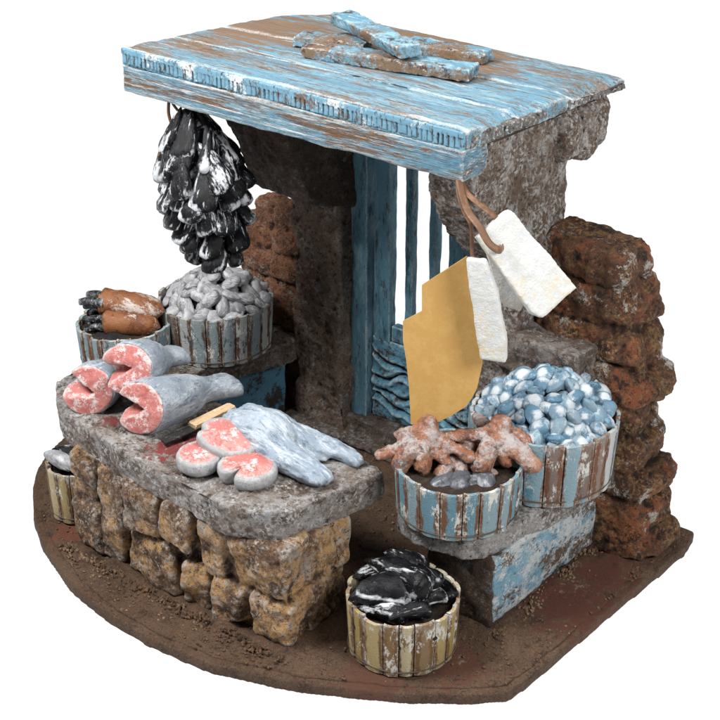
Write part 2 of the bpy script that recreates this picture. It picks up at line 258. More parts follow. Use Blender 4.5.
def cobble(bm, x0, x1, y0, y1, z0, z1, k=5.0, jit=0, rot=None):
    """a rounded, slightly skewed stone filling the given box"""
    vs = bmesh.ops.create_icosphere(bm, subdivisions=4, radius=1)['verts']
    sk = [random.uniform(-jit, jit) for _ in range(6)]; m = Euler([R(a) for a in rot]).to_matrix() if rot else None
    c = Vector(((x0 + x1) / 2, (y0 + y1) / 2, (z0 + z1) / 2))
    for v in vs:
        p = v.co; n = (abs(p.x) ** k + abs(p.y) ** k + abs(p.z) ** k) ** (1 / k); x, y, z = p / n
        p = Vector((x * (x1 - x0) / 2 * (1 + sk[0] * z + sk[1] * y), y * (y1 - y0) / 2 * (1 + sk[2] * x), z * (z1 - z0) / 2 * (1 + sk[3] * x)))
        v.co = (m @ p if m else p) + c
def prism(bm, poly, z0, z1, top=None):
    """vertical prism over a plan polygon; z0/z1 may be functions of the point"""
    f = lambda z, p: z(p) if callable(z) else z
    a = [bm.verts.new((p[0], p[1], f(z0, p))) for p in poly]
    b = [bm.verts.new((p[0], p[1], f(z1, p))) for p in (top or poly)]
    n = len(poly)
    bm.faces.new(a[::-1]); bm.faces.new(b)
    for i in range(n): bm.faces.new((a[i], a[(i + 1) % n], b[(i + 1) % n], b[i]))
def bar(bm, p, q, w, h, up=(0, 0, 1), taper=1.0):
    p, q = Vector(p), Vector(q); d = (q - p); L = d.length; d.normalize()
    s = d.cross(Vector(up)).normalized(); u = s.cross(d)
    vs = []
    for e, k in ((p, 1), (q, taper)):
        for a, b in ((-1, -1), (1, -1), (1, 1), (-1, 1)): vs.append(bm.verts.new(e + s * a * w / 2 * k + u * b * h / 2 * k))
    for f in ((3, 2, 1, 0), (4, 5, 6, 7), (0, 1, 5, 4), (1, 2, 6, 5), (2, 3, 7, 6), (3, 0, 4, 7)): bm.faces.new([vs[i] for i in f])
def ball(bm, c, r, sc=(1, 1, 1), rot=None, sub=2):
    r_ = bmesh.ops.create_icosphere(bm, subdivisions=sub, radius=r)
    m = Matrix.Translation(Vector(c)) @ (Euler([R(a) for a in rot]).to_matrix().to_4x4() if rot else Matrix()) @ Matrix.Diagonal((*sc, 1))
    bmesh.ops.transform(bm, matrix=m, verts=r_['verts'])
def crom(P, n):
    out = []
    P = [P[0]] + list(P) + [P[-1]]
    for i in range(1, len(P) - 2):
        for k in range(n):
            t = k / n; a, b, c, d = P[i - 1:i + 3]
            out.append(.5 * (2 * b + (c - a) * t + (2 * a - 5 * b + 4 * c - d) * t * t + (3 * b - a - 3 * c + d) * t ** 3))
    out.append(P[-2]); return out
def chain(bm, pts, radii, n=6, flat=1.0):
    P = crom([np.array([*p, r], float) for p, r in zip(pts, radii)], n)
    for q in P: ball(bm, q[:3], q[3], (1, 1, flat), sub=2)
def tube(bm, pts, rad, seg=8, n=6, flat=None):
    P = [Vector(p) for p in crom([np.array(p, float) for p in pts], n)]
    rad = rad if callable(rad) else (lambda t, r=rad: r)
    rings = []; prev = None
    for i, p in enumerate(P):
        d = (P[min(i + 1, len(P) - 1)] - P[max(i - 1, 0)]).normalized()
        s = d.cross(prev if prev else (Vector((0, 0, 1)) if abs(d.z) < .9 else Vector((1, 0, 0)))); s.normalize(); u = s.cross(d); prev = u
        r = rad(i / (len(P) - 1)); fx = flat or (1, 1)
        rings.append([bm.verts.new(p + s * math.cos(a) * r * fx[0] + u * math.sin(a) * r * fx[1]) for a in [2 * math.pi * k / seg for k in range(seg)]])
    for a, b in zip(rings, rings[1:]):
        for k in range(seg): bm.faces.new((a[k], a[(k + 1) % seg], b[(k + 1) % seg], b[k]))
    bm.faces.new(rings[0][::-1]); bm.faces.new(rings[-1])
def finish(bm):
    bmesh.ops.recalc_face_normals(bm, faces=bm.faces); return smooth(tomesh(bm))

# ------------------------------------------------------------------ base board
bp = [(-11.93, -4.53), (-11.3, -5.55), (-10.46, -6.5), (-8.85, -7.85), (-7.31, -8.75), (-4.86, -9.71), (-2.99, -10.07), (-.6, -10.17), (1.84, -9.9), (4.67, -8.85), (7.37, -7.3), (9.09, -6.04), (9.9, -5.2),
      (10.05, -4.2), (10.21, -.18), (10.49, 5.12), (10.3, 6.2), (4, 6.6), (-9.5, 6.4), (-11.4, 5.2), (-12.2, 2), (-12.5, -1), (-12.3, -3.3)]
bs = thing('display_base', 'brown earth-coloured rounded board carrying the whole stall', 'base', (0, 0, -.5))
bm = bmesh.new(); prism(bm, bp, -.5, -.07)
obj('board', displace(remesh(bm, .08, 2), [(.02, .9, 3), (.008, 6, 2)]), m_base, bs)
bm = bmesh.new(); ins = [(x * .975 + .05, y * .972) for x, y in bp]; prism(bm, ins, -.2, .0)
prism(bm, [(8.15, -3.2), (9.5, -3.0), (9.75, 3.2), (8.3, 3.3)], -.1, .07)
for k in range(46):                                   # earth heaped along the feet of the masonry
    for (a, b) in (((-6.2, -8.35), (3.3, -8.1)), ((8.0, -3.3), (8.35, 3.1)), ((8.6, 2.6), (10.1, 2.9)), ((5.2, -3.3), (7.9, -3.4)), ((3.45, -8), (3.4, -5.4))):
        t = random.random(); ball(bm, (a[0] + (b[0] - a[0]) * t, a[1] + (b[1] - a[1]) * t + random.uniform(-.15, .2), random.uniform(-.15, .0)), random.uniform(.18, .42), (1.2, 1, .7), sub=1)
bt = obj('earth_layer', displace(remesh(bm, .10, 3), [(.05, .8, 4), (.025, 5, 3)]), m_base, bs)
bvh = None
bm = bmesh.new()
gm = np.random.RandomState(3)
def inpoly(x, y, P):
    c = False; j = len(P) - 1
    for i in range(len(P)):
        if (P[i][1] > y) != (P[j][1] > y) and x < (P[j][0] - P[i][0]) * (y - P[i][1]) / (P[j][1] - P[i][1]) + P[i][0]: c = not c
        j = i
    return c
cnt = 0
while cnt < 3000:
    x, y = gm.uniform(-12, 10.5), gm.uniform(-10, 6)
    near = min(abs(y + 8.5) if -6.6 < x < 3.6 else 9, abs(x - 8.2) if -3.5 < y < 3.4 else 9, abs(y + 3.6) + .2 if 5 < x < 8.2 else 9, abs(y - 2.7) if x > 8.4 else 9)
    if not inpoly(x, y, ins) or gm.rand() > max(.07, math.exp(-near * 3.2)): continue
    s = gm.uniform(.022, .06) * (1.3 if near < .3 else 1)
    r_ = bmesh.ops.create_icosphere(bm, subdivisions=1, radius=s)
    for v in r_['verts']: v.co = v.co * gm.uniform(.7, 1.25) + Vector((x, y, .02 + max(0, .16 - near * .4) * gm.rand()))
    cnt += 1
g = obj('earth_grit', tomesh(bm), m_grit); g['kind'] = 'stuff'; g['label'] = 'loose brown earth crumbs scattered over the base board'; g['category'] = 'soil'

# ------------------------------------------------------------------ stall: columns, door, roof
st = thing('market_stall', 'small open fishmonger stall with stone columns, blue barred door and worn blue plank roof', 'stall', (-.5, 3, 0))
def column(x0, x1, y0, y1, cuts, prof, mat, cmat, bx):
    bm = bmesh.new()
    for a, b in zip(cuts, cuts[1:]):
        e = random.uniform(-.08, .08); box(bm, x0 + e, x1 + e, y0 + e, y1 + e, a + .03, b - .03, .10)
    box(bm, x0 + .2, x1 - .2, y0 + .2, y1 - .2, cuts[0], cuts[-1])
    c = obj('column', displace(remesh(bm, .085, 5), [(.16, .55, 4), (.06, 2.6, 4)]), mat, st)
    bm = bmesh.new()                                  # bracket head carrying the roof, profile in the y-z plane
    vs = [[bm.verts.new((x, y, z)) for y, z in prof] for x in bx]
    n = len(prof); bm.faces.new(vs[0]); bm.faces.new(vs[1][::-1])
    for i in range(n): bm.faces.new((vs[0][i], vs[1][i], vs[1][(i + 1) % n], vs[0][(i + 1) % n]))
    obj('bracket', displace(remesh(bm, .085, 3), [(.14, .7, 4), (.05, 3, 4)], 5), cmat, c)
    return c
column(-6.2, -3.75, 3.45, 5.0, (0, 2.9, 5.3, 8.2, 11.4, 15.1), [(.1, 15.2), (.12, 14.4), (.3, 13.5), (1.0, 11.8), (1.75, 10.4), (3.0, 9.75), (4.6, 9.5), (4.6, 15.2)], m_col, m_corbel_shaded, (-6.3, -3.6))
column(3.35, 5.0, 2.3, 4.75, (0, 3, 6.4, 9.2, 12.3, 15.1), [(-.95, 15.2), (-.9, 14.1), (-.6, 12.9), (.2, 11.5), (1.0, 10.8), (2.25, 10.0), (2.6, 9.6), (2.6, 15.2)], m_col_lit, m_col_lit, (3.3, 5.05))
bm = bmesh.new()
cobble(bm, 3.4, 5.6, 3.55, 4.65, 13.3, 15.3, 4, .08, (4, 0, 0)); cobble(bm, 3.4, 5.75, 4.5, 5.5, 13.1, 15.3, 4, .08, (-3, 0, 0)); cobble(bm, 3.4, 5.65, 5.35, 6.35, 13.2, 15.3, 4, .08, (3, 0, 0)); box(bm, 3.6, 5.1, 3.9, 6.1, 13.6, 15.1)
obj('rear_bracket', displace(remesh(bm, .08, 4), [(.12, .8, 4), (.05, 3, 4)], 9), m_col_lit, st)
# threshold step and sill
bm = bmesh.new(); box(bm, -3.9, 3.4, 3.85, 5.2, .0, .82, .05); box(bm, -6.4, 3.6, 3.0, 5.0, -.02, .32, .05)
obj('sill', displace(remesh(bm, .085, 4), [(.08, .8, 4), (.03, 3, 3)], 3), m_shelf2, st)
# door
dr = thing('door', '', 'door'); dr.parent = st; dr.location = (-1 + .5, 1.6, .82)
for k in ('label', 'category'): del dr[k]
def wood(name, boxes, mat, parent, vox=.06, sm=2, amp=.04, stv=(1, 1, .35)):
    bm = bmesh.new()
    for b in boxes: box(bm, *b)
    return obj(name, displace(remesh(bm, vox, sm), [(amp, 1.0, 3), (amp * .5, 4, 3)], random.uniform(0, 30), stv), mat, parent)
wood('jamb', [(-3.78, -2.95, 4.15, 4.75, .84, 14.6, .05)], m_door, dr)
wood('jamb', [(1.75, 3.3, 4.25, 4.8, .84, 14.6, .05)], m_door, dr)
wood('stile', [(-2.82, -2.05, 4.4, 4.85, 4.2, 14.6, .04)], m_door, dr)
wood('stile', [(.55, 1.35, 4.4, 4.85, 4.2, 14.6, .04)], m_door, dr)
wood('rail', [(-2.0, .52, 4.42, 4.82, 4.35, 5.0, .03)], m_door, dr, stv=(.35, 1, 1))
for x in (-1.28, -.22): wood('bar', [(x - .17, x + .17, 4.48, 4.78, 4.98, 14.6, .03)], m_door, dr, .05, 2, .03)
bm = bmesh.new(); box(bm, -2.9, 1.6, 4.42, 4.8, .86, 4.3)
me = remesh(bm, .05, 2)
for v in me.vertices:                                 # carved boards with wavy joints
    if v.co.y < 4.6:
        x, z = v.co.x, v.co.z
        d = min(abs(z - (zc + .22 * math.sin(x * 1.9 + ph) + .1 * math.sin(x * 4.3 + ph * 2))) for zc, ph in ((1.55, .3), (2.2, 2.1), (2.75, 4), (3.45, 1.2)))
        v.co.y += .17 * math.exp(-(d / .09) ** 2) - .07 * math.exp(-((d - .22) / .10) ** 2)
displace(me, [(.05, 1.4, 4), (.03, 4, 3)]); obj('carved_panel', me, m_door_panel, dr)
# roof
rf = thing('roof', '', 'roof'); rf.parent = st; rf.location = (-1.5 + .5, -.8, 15.1)
for k in ('label', 'category'): del rf[k]
def lerp(a, b, t): return (a[0] + (b[0] - a[0]) * t, a[1] + (b[1] - a[1]) * t)
A, B, C_, D_ = (-9.16, -1.55), (5.12, -1.42), (5.9, 6.54), (-6.6, 6.75)
D0 = (-8.05, 5.3)
cuts = [0, .30, .62, 1]
for i in range(3):
    t0, t1 = cuts[i] + (.006 if i else 0), cuts[i + 1] - (.006 if i < 2 else 0)
    L0, L1 = lerp(A, D0, t0), lerp(A, D0, t1)
    Q = [L0, lerp(B, C_, t0), lerp(B, C_, t1), L1]
    if i == 2: Q = [L0, lerp(B, C_, t0), C_, D_, (-7.6, 5.9), D0]
    bm = bmesh.new(); prism(bm, Q, lambda p: 15.14 + .012 * (p[1] + 1.5), lambda p: 15.80 - .012 * (p[1] + 1.5) * 1.4)
    me = remesh(bm, .08, 2)
    for v in me.vertices:                             # the right-hand edge is chipped along its top
        xr = B[0] + (C_[0] - B[0]) * (v.co.y - B[1]) / (C_[1] - B[1])
        w = max(0, 1 - (xr - v.co.x) / .55)
        if w > 0 and v.co.z > 15.5: v.co.z -= .16 * w * (1 + .8 * math.sin(v.co.y * 1.5 + .6))
    obj('plank', displace(me, [(.05, .5, 3), (.035, 2.2, 4)], i * 7, (.35, 1, 1)), m_roof, rf)
bm = bmesh.new(); prism(bm, [(4.95, -1.2), (5.16, -1.2), (5.93, 6.5), (5.5, 6.5)], lambda p: 15.16 + .010 * (p[1] + 1.5), lambda p: 15.57 - .016 * (p[1] + 1.5))
obj('raw_side_edge', displace(remesh(bm, .05, 1), [(.05, .9, 3), (.05, 4, 3)], 3), m_edge_dark, rf)
bm = bmesh.new()
box(bm, A[0] - .02, B[0] + .02, -1.60, -1.52, 15.16, 15.75)
box(bm, A[0], B[0], -1.665, -1.56, 15.58, 15.765)
x = A[0] + .05
while x < B[0] - .1:
    w = random.uniform(.17, .21); box(bm, x, x + w * random.uniform(.62, .74), -1.65 + random.uniform(-.018, .012), -1.58, 15.22 + random.uniform(0, .05), 15.62); x += w
obj('ribbed_edge', displace(remesh(bm, .024, 1), [(.02, 2, 3)]), m_edge, rf)
bm = bmesh.new(); prism(bm, [(A[0] + .02, -1.72), (5.16, -1.66), (5.18, -.45), (A[0] + .1, -.5)], 14.22, 15.19)
obj('fascia_beam', displace(remesh(bm, .06, 2), [(.06, .7, 4), (.035, 3, 4)], 4, (.3, 1, 1.4)), m_fascia, rf)
bm = bmesh.new(); prism(bm, [(-9.0, -1.5), (5.02, -1.45), (5.4, 6.1), (-7.0, 6.0)], 14.98, 15.12)
obj('underside_board', tomesh(bm), m_mortar, rf)

# loose boards on the roof
def plank(p, q, w, h, label, z=15.72):
    c = Vector(((p[0] + q[0]) / 2, (p[1] + q[1]) / 2, z)); bm = bmesh.new()
    bar(bm, (p[0], p[1], p[2] + h / 2), (q[0], q[1], q[2] + h / 2), w, h)
    for v in bm.verts: v.co += Vector([random.uniform(-.10, .10), random.uniform(-.10, .10), random.uniform(-.02, .03)])
    o = obj('loose_plank', displace(remesh(bm, .05, 2), [(.035, .9, 4), (.03, 3.5, 4)], random.uniform(0, 40)), m_loose, None, c)
    tag(o, label, 'plank', 'loose planks lying on the roof')
plank((-4.75, 2.55, 15.76), (-2.3, 3.35, 15.76), .85, .36, 'short blue plank at the back left of the loose roof planks, under the slanting one')
plank((-3.6, 1.65, 15.76), (2.35, 2.9, 15.76), .9, .40, 'longest loose plank on the roof, brown at its left end and blue at its right')
plank((-4.5, 4.6, 16.1), (.35, 2.15, 16.26), .95, .42, 'blue plank laid slantwise on top of the other loose roof planks')
plank((-1.3, 4.25, 15.74), (1.6, 4.75, 15.74), .9, .38, 'dirty brown and blue plank at the back right of the loose roof planks')

# ------------------------------------------------------------------ brick pillars
def pillar(name, label, courses, mat, vox, dis):
    bm = bmesh.new(); z = -.05
    for i, (h, x0, x1, y0, y1, nb) in enumerate(courses):
        xs = np.linspace(x0, x1, nb + 1)
        if nb > 1: xs[1:-1] += np.array([random.uniform(-.3, .3) for _ in range(nb - 1)])
        for a, b in zip(xs, xs[1:]):
            e = random.uniform(-.07, .07); cobble(bm, a - .02, b + .02 + e, y0 + e, y1 + e * .5, z - .01, z + h + .01, 6.5, .09, (random.uniform(-2, 2), random.uniform(-4, 4), random.uniform(-3, 3)))
        box(bm, x0 + .27, x1 - .27, y0 + .27, y1 - .27, z - .2, z + h + .1)
        z += h
    o = obj(name, displace(remesh(bm, vox, 3), dis, random.uniform(0, 9)), mat, None, ((courses[0][1] + courses[0][2]) / 2, (courses[0][3] + courses[0][4]) / 2, 0))
    return tag(o, label, 'brick pillar', 'ruined brick pillars')
random.seed(4); cs = []; z = 0
for i, h in enumerate((1.1, 1.35, .95, 1.3, 1.05, 1.45, 1.1, 1.5, 1.2)):
    zc = z + h / 2; xr = 10.3 - .19 * zc + random.uniform(-.08, .08); z += h
    cs.append((h, 4.7, xr + random.uniform(-.12, .12), 2.75 + .05 * zc + random.uniform(-.12, .12), 5.3, 1))
pillar('brick_pillar', 'tall dark red-brown brick pillar narrowing upwards behind the blue clam tub', cs, m_brick, .075, [(.16, .55, 3), (.14, 1.3, 4)])
random.seed(9); cs = [(1.1, -9.9 + .05 * i + random.uniform(-.15, .15), -6.5, 4.2 + random.uniform(-.1, .1), 5.6, 2) for i in range(7)] + [(.75, -8.9, -6.6, 4.3, 5.6, 2)]
pillar('brick_pillar', 'short orange-brown brick pillar behind the grey mussel tub, left of the columns', cs, m_brick2, .075, [(.18, .7, 4), (.08, 2.0, 4)])
# grey ledge stone between the right column and its brick pillar
bm = bmesh.new(); box(bm, 4.1, 7.55, 2.0, 4.2, 6.35, 7.75, .12); me = displace(remesh(bm, .08, 6), [(.16, .6, 4), (.05, 3, 4)], 2)
tag(obj('ledge_stone', me, m_shelf2, None, (5.8, 3, 6.3)), 'grey ledge stone above the blue clam tub, below the white tags', 'stone')

# ------------------------------------------------------------------ counter
random.seed(23)
ct = thing('stone_counter', 'stone counter with a thick grey slab top on ochre rubble, pink cut fish on it', 'counter', (-2, -6, 0))
top = [(-8.85, -6.2), (-8.3, -6.75), (-7.35, -7.42), (-3.45, -8.05), (-.7, -8.25), (.9, -8.4), (1.75, -8.3), (3.15, -7.35), (3.65, -5.0), (3.95, -3.65), (1.2, -3.25), (-5.6, -3.8), (-8.8, -4.4), (-9.15, -5.2)]
bm = bmesh.new(); prism(bm, [(x * .985 - .02, y * .99 - .03) for x, y in top], 3.66, 4.8, top)
obj('slab_top', displace(remesh(bm, .075, 4), [(.14, .45, 4), (.05, 2.6, 4)], 1), m_slab, ct)
bm = bmesh.new()
X0, X1, YF = -6.35, 3.45, -8.25
for (u0, u1, v0, v1) in ((0, .13, .5, 1), (.0, .15, 0, .52), (.145, .265, 0, 1), (.28, .45, .5, 1), (.28, .52, 0, .50), (.47, .60, .56, 1), (.54, .67, .0, .5), (.615, .75, .42, 1), (.69, .82, 0, .42), (.77, 1, .48, 1), (.84, 1, 0, .46)):
    yf = YF + .25 * abs((u0 + u1) - 1.0) + random.uniform(-.10, .10)
    cobble(bm, X0 + (X1 - X0) * u0 + .01, X0 + (X1 - X0) * u1 - .01, yf - .06, yf + 1.5, 3.72 * v0 - .01, 3.72 * v1 + .01, 8, .16, (random.uniform(-5, 5), random.uniform(-6, 6), random.uniform(-6, 6)))
for (a, b, v0, v1) in ((-7.0, -5.9, 0, .46), (-7.0, -5.6, .48, 1), (-5.9, -4.9, 0, .5), (-5.6, -4.9, .5, 1)):
    cobble(bm, 1.8, 3.46 + random.uniform(-.1, .1), a - .02, b + .02, 3.72 * v0 - .03, 3.72 * v1 + .03, 9, .1, (random.uniform(-4, 4), random.uniform(-4, 4), random.uniform(-4, 4)))
box(bm, X0 + .38, X1 - .38, YF + .48, -4.9, -.05, 3.75)
obj('rubble_base', displace(remesh(bm, .055, 3), [(.12, .75, 3), (.07, 1.7, 3)], 6), m_block, ct)

# ------------------------------------------------------------------ shelves
sr = thing('stone_shelf', 'right-hand stone shelf on a peeling blue and white support, carrying two blue tubs', 'shelf', (7, 0, 0), 'side shelves of the stall')
bm = bmesh.new(); prism(bm, [(4.35, -3.7), (5.2, -4.05), (6.1, -3.98), (7.1, -3.75), (7.6, -3.3), (8.32, 0), (8.78, 4.1), (4.4, 4.3)], 2.72, 3.6)
obj('slab', displace(remesh(bm, .075, 4), [(.14, .5, 4), (.05, 2.8, 4)], 12), m_shelf, sr)
bm = bmesh.new(); box(bm, 5.3, 7.86, -3.2, 3.6, -.05, 2.78, .03)
obj('support', displace(remesh(bm, .08, 4), [(.08, .7, 4), (.04, 3, 4)], 14), m_support, sr)
bm = bmesh.new(); prism(bm, [(7.6, -3.15), (7.93, -3.13), (8.12, 3.3), (7.7, 3.3)], .3, 2.8)
obj('painted_side', displace(remesh(bm, .07, 3), [(.05, .8, 4), (.035, 3, 4)], 15), m_panel, sr)
sl = thing('stone_shelf', 'left-hand dark stone shelf carrying the goose barnacle tub and the grey mussel tub', 'shelf', (-8.5, 0, 0), 'side shelves of the stall')
bm = bmesh.new(); prism(bm, [(-11.3, -2.4), (-10.6, -3.1), (-8.5, -3.2), (-7.75, -2.2), (-7.1, -.2), (-6.1, 2.9), (-6.1, 4.1), (-10.6, 4.1)], 2.55, 3.5)
obj('slab', displace(remesh(bm, .08, 4), [(.14, .5, 4), (.05, 2.8, 4)], 18), m_shelf2, sl)
bm = bmesh.new(); prism(bm, [(-10.6, -2.4), (-8.4, -2.5), (-6.7, 3.6), (-10.2, 3.8)], -.05, 2.6)
obj('support', displace(remesh(bm, .09, 3), [(.08, .7, 4)], 19), m_panel2, sl)

# ------------------------------------------------------------------ tubs
random.seed(31)
def tub(label, cx, cy, z0, r, h, mat, n, tilt=0, rb=.95):
    t = thing('stave_tub', label, 'tub', (cx, cy, z0), 'round stave tubs')
    bm = bmesh.new(); cl = bm.loops.layers.float_color.new('stave'); a = random.uniform(0, 1)
    ws = [random.uniform(.8, 1.2) for _ in range(n)]; tot = sum(ws)
    for w in ws:
        da = 2 * math.pi * w / tot; S = 6; rnd = random.random(); off = random.uniform(-.03, .03); hh = h + random.uniform(-.06, .05); g = .020 / r
        V = {}
        for i in range(S + 1):
            u = i / S * 2 - 1; th = a + g + (da - 2 * g) * i / S
            bul = .045 * (1 - u * u) + off
            for j in range(5):
                v = j / 4; rr = r * (rb + (1 - rb) * v)
                for q in (0, 1):
                    R_ = rr + bul - (.12 if q else 0)
                    V[i, j, q] = bm.verts.new((cx + R_ * math.cos(th), cy + R_ * math.sin(th), z0 + hh * v + (.02 if j == 0 else 0)))
        fs = []
        for i in range(S):
            for j in range(4):
                fs.append(((i, j, 0), (i + 1, j, 0), (i + 1, j + 1, 0), (i, j + 1, 0))); fs.append(((i, j, 1), (i, j + 1, 1), (i + 1, j + 1, 1), (i + 1, j, 1)))
            fs.append(((i, 4, 0), (i + 1, 4, 0), (i + 1, 4, 1), (i, 4, 1))); fs.append(((i, 0, 0), (i, 0, 1), (i + 1, 0, 1), (i + 1, 0, 0)))
        for j in range(4):
            fs.append(((0, j, 0), (0, j + 1, 0), (0, j + 1, 1), (0, j, 1))); fs.append(((S, j, 0), (S, j, 1), (S, j + 1, 1), (S, j + 1, 0)))
        for f in fs:
            fc = bm.faces.new([V[k] for k in f])
            for lp, k in zip(fc.loops, f): lp[cl] = (rnd, abs(k[0] / S * 2 - 1), random.random() if False else (rnd * 7.3) % 1, 1)
        a += da
    me = tomesh(bm); o = obj('stave_wall', me, mat, t)
    bm = bmesh.new()
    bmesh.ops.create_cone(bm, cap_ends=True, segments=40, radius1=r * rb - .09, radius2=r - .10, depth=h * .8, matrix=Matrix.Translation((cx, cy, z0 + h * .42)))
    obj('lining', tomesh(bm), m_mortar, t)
    bm = bmesh.new()
    for fz in (.10,):
        rr = r * (rb + (1 - rb) * fz) + .05
        pts = [(cx + rr * math.cos(k / 24 * 2 * math.pi), cy + rr * math.sin(k / 24 * 2 * math.pi), z0 + h * fz + random.uniform(-.015, .015)) for k in range(25)]
        tube(bm, pts, .022, 6, 3)
    obj('wire_band', finish(bm), m_band, t)
    return t
T_front = tub('yellow olive stave tub of black mussels standing on the base before the counter end', 6.05, -5.45, .06, 1.76, 1.95, m_tub_yel, 19)
T_far = tub('small yellow stave tub half hidden by the left end of the counter', -7.75, -6.42, .06, 1.15, 2.05, m_tub_yel, 14)
T_ls = tub('blue-grey stave tub holding brown goose barnacles, behind the pink cut fish', -10.15, -1.6, 3.52, 1.78, 1.55, m_tub_teal, 20)
T_lb = tub('grey and brown stave tub heaped with pale grey mussels, under the hanging black mussels', -8.25, 1.4, 3.52, 2.2, 2.0, m_tub_grey, 24)
T_rs = tub('pale blue stave tub with terracotta octopuses over its rim', 5.95, -2.5, 3.62, 2.0, 1.75, m_tub_blue, 20)
T_rb = tub('largest blue, white and brown stave tub, heaped with blue clams', 6.85, 1.1, 3.62, 2.42, 2.3, m_tub_big, 26)

# ------------------------------------------------------------------ shells
def shell_mesh(kind, seed):
    rs = random.Random(seed); bm = bmesh.new(); bmesh.ops.create_uvsphere(bm, u_segments=26, v_segments=16, radius=1)
    cl = bm.verts.layers.float_color.new('lip')
    for v in bm.verts:                                # pole axis z -> length along y
        x, y, z = v.co.x, v.co.z, v.co.y
        q = math.hypot(x, y + .12); v[cl] = (max(0, 1 - abs(q - .80) / .26), q, 0, 1)
        if kind == 'clam':
            w = 1 - .30 * max(0, y) ** 1.5
            X = x * w * .43; Y = y * .40 + (.05 if y > .8 else 0); rr = min(1, math.hypot(x, y))
            Z = (1 if z > 0 else -1) * .25 * (1 - rr ** 2.4) ** .8 * (1 + .25 * y)
            Z += .012 * math.sin(rr * 22) * (1 - rr) + .012 * math.sin(math.atan2(x, y + 1.2) * 16) * rr
        elif kind == 'bean':
            w = (1 - .25 * y) * (1 + .06 * rs.uniform(-1, 1)); X = x * .265 * w + .025 * (1 - y * y); Y = y * .50; Z = z * .19 * w * (1 - .1 * y)
            if abs(z) < .12: X *= 1.05
        else:                                         # mussel: pointed beak at +y, broad round lip at -y
            k = (y + 1) / 2; w = (1 - k ** 2.2) ** .6 * (.8 + .35 * (1 - k)) if y < .999 else 0
            rxy = math.hypot(x, z) or 1
            w = max(w, .06)
            X = (x / rxy if rxy > .02 else 0) * .27 * w * (1 - abs(y) ** 9) ** .5 + .10 * (1 - y * y); Y = y * .56; Z = (z / rxy if rxy > .02 else 0) * .17 * w * (1 - abs(y) ** 9) ** .5
            Z += .012 * math.sin((1 - y) * 11 + rs.random() * 6) * (1 if z > 0 else -1) * min(1, abs(z) * 3)
        v.co = (X, Y, Z)
    bmesh.ops.recalc_face_normals(bm, faces=bm.faces)
    me = smooth(tomesh(bm)); displace(me, [(.02, 3, 3)], seed * 3.1); return me
def protos(kind, mat, n=3):
    out = []
    for i in range(n):
        me = shell_mesh(kind, i + 1); me.materials.append(mat); out.append(me)
    return out
clam_m, bean_m, mus_m, musb_m = protos('clam', m_clam), protos('bean', m_grey), protos('mussel', m_black), protos('mussel', m_blackb)
def place(mesh, loc, rot, sc, name, label, cat, group, parent=None):
    o = bpy.data.objects.new(name, mesh); COL.objects.link(o)
    o.parent = parent; o.location = Vector(loc) - (wloc(parent) if parent else Vector((0, 0, 0)))
    o.rotation_euler = rot.to_euler() if hasattr(rot, 'to_euler') else rot; o.scale = (sc, sc, sc) if not isinstance(sc, tuple) else sc
    if label: tag(o, label, cat, group)
    return o
def basis(ydir, zdir):
    y = Vector(ydir).normalized(); z = Vector(zdir); x = y.cross(z).normalized(); z = x.cross(y)
    return Matrix((x, y, z)).transposed()
def heap(tubc, r, zr, H, lean, dmin, meshes, sc, kind, label, cat, group, tb, tiltamt, seed, cap):
    rs = random.Random(seed); pts = []
    hf = lambda x, y: H * max(0, 1 - ((x * x + y * y) / (r * r)) ** .9) + lean * y / r
    for _ in range(14000):
        a, q = rs.uniform(0, 2 * math.pi), r * math.sqrt(rs.random())
        x, y = q * math.cos(a), q * math.sin(a); z = hf(x, y)
        if all((x - p[0]) ** 2 + (y - p[1]) ** 2 + (z - p[2]) ** 2 > dmin * dmin for p in pts): pts.append((x, y, z))
        if len(pts) >= cap: break
    low = []
    for _ in range(9000):
        a, q = rs.uniform(0, 2 * math.pi), (r - .12) * math.sqrt(rs.random())
        x, y = q * math.cos(a), q * math.sin(a); z = hf(x, y) - .28
        if all((x - p[0]) ** 2 + (y - p[1]) ** 2 + (z - p[2]) ** 2 > (dmin * .82) ** 2 for p in low) and all((x - p[0]) ** 2 + (y - p[1]) ** 2 > (dmin * .52) ** 2 for p in pts): low.append((x, y, z))
        if len(low) >= cap * .28: break
    pts += low
    bm = bmesh.new(); rings = []
    for j in range(9):
        q = r * (1 - j / 8.0); rings.append([bm.verts.new((tubc[0] + q * math.cos(k * math.pi / 16), tubc[1] + q * math.sin(k * math.pi / 16), zr + hf(q * math.cos(k * math.pi / 16), q * math.sin(k * math.pi / 16)) - .38)) for k in range(32)])
    for p, q in zip(rings, rings[1:]):
        for k in range(32): bm.faces.new((p[k], p[(k + 1) % 32], q[(k + 1) % 32], q[k]))
    obj('filling', finish(bm), m_gap_shadow, tb)
    for (x, y, z) in pts:
        n = Vector((2 * H * x / (r * r), 2 * H * y / (r * r), 1)).normalized()
        n = (n + tiltamt * Vector((rs.uniform(-1, 1), rs.uniform(-1, 1), rs.uniform(-.3, .6)))).normalized()
        t = Vector((rs.uniform(-1, 1), rs.uniform(-1, 1), rs.uniform(-.35, .35))); t = (t - n * t.dot(n)).normalized()
        place(rs.choice(meshes), (tubc[0] + x, tubc[1] + y, zr + z + rs.uniform(-.04, .06)), basis(t, n), sc * rs.uniform(.85, 1.15), kind, label, cat, group)
heap((6.85, 1.1), 2.14, 5.82, 1.15, .42, .40, clam_m, .82, 'clam', 'small pale blue and white clam heaped in the largest blue tub', 'clam', 'blue clams in the largest tub', T_rb, 1.3, 5, 200)
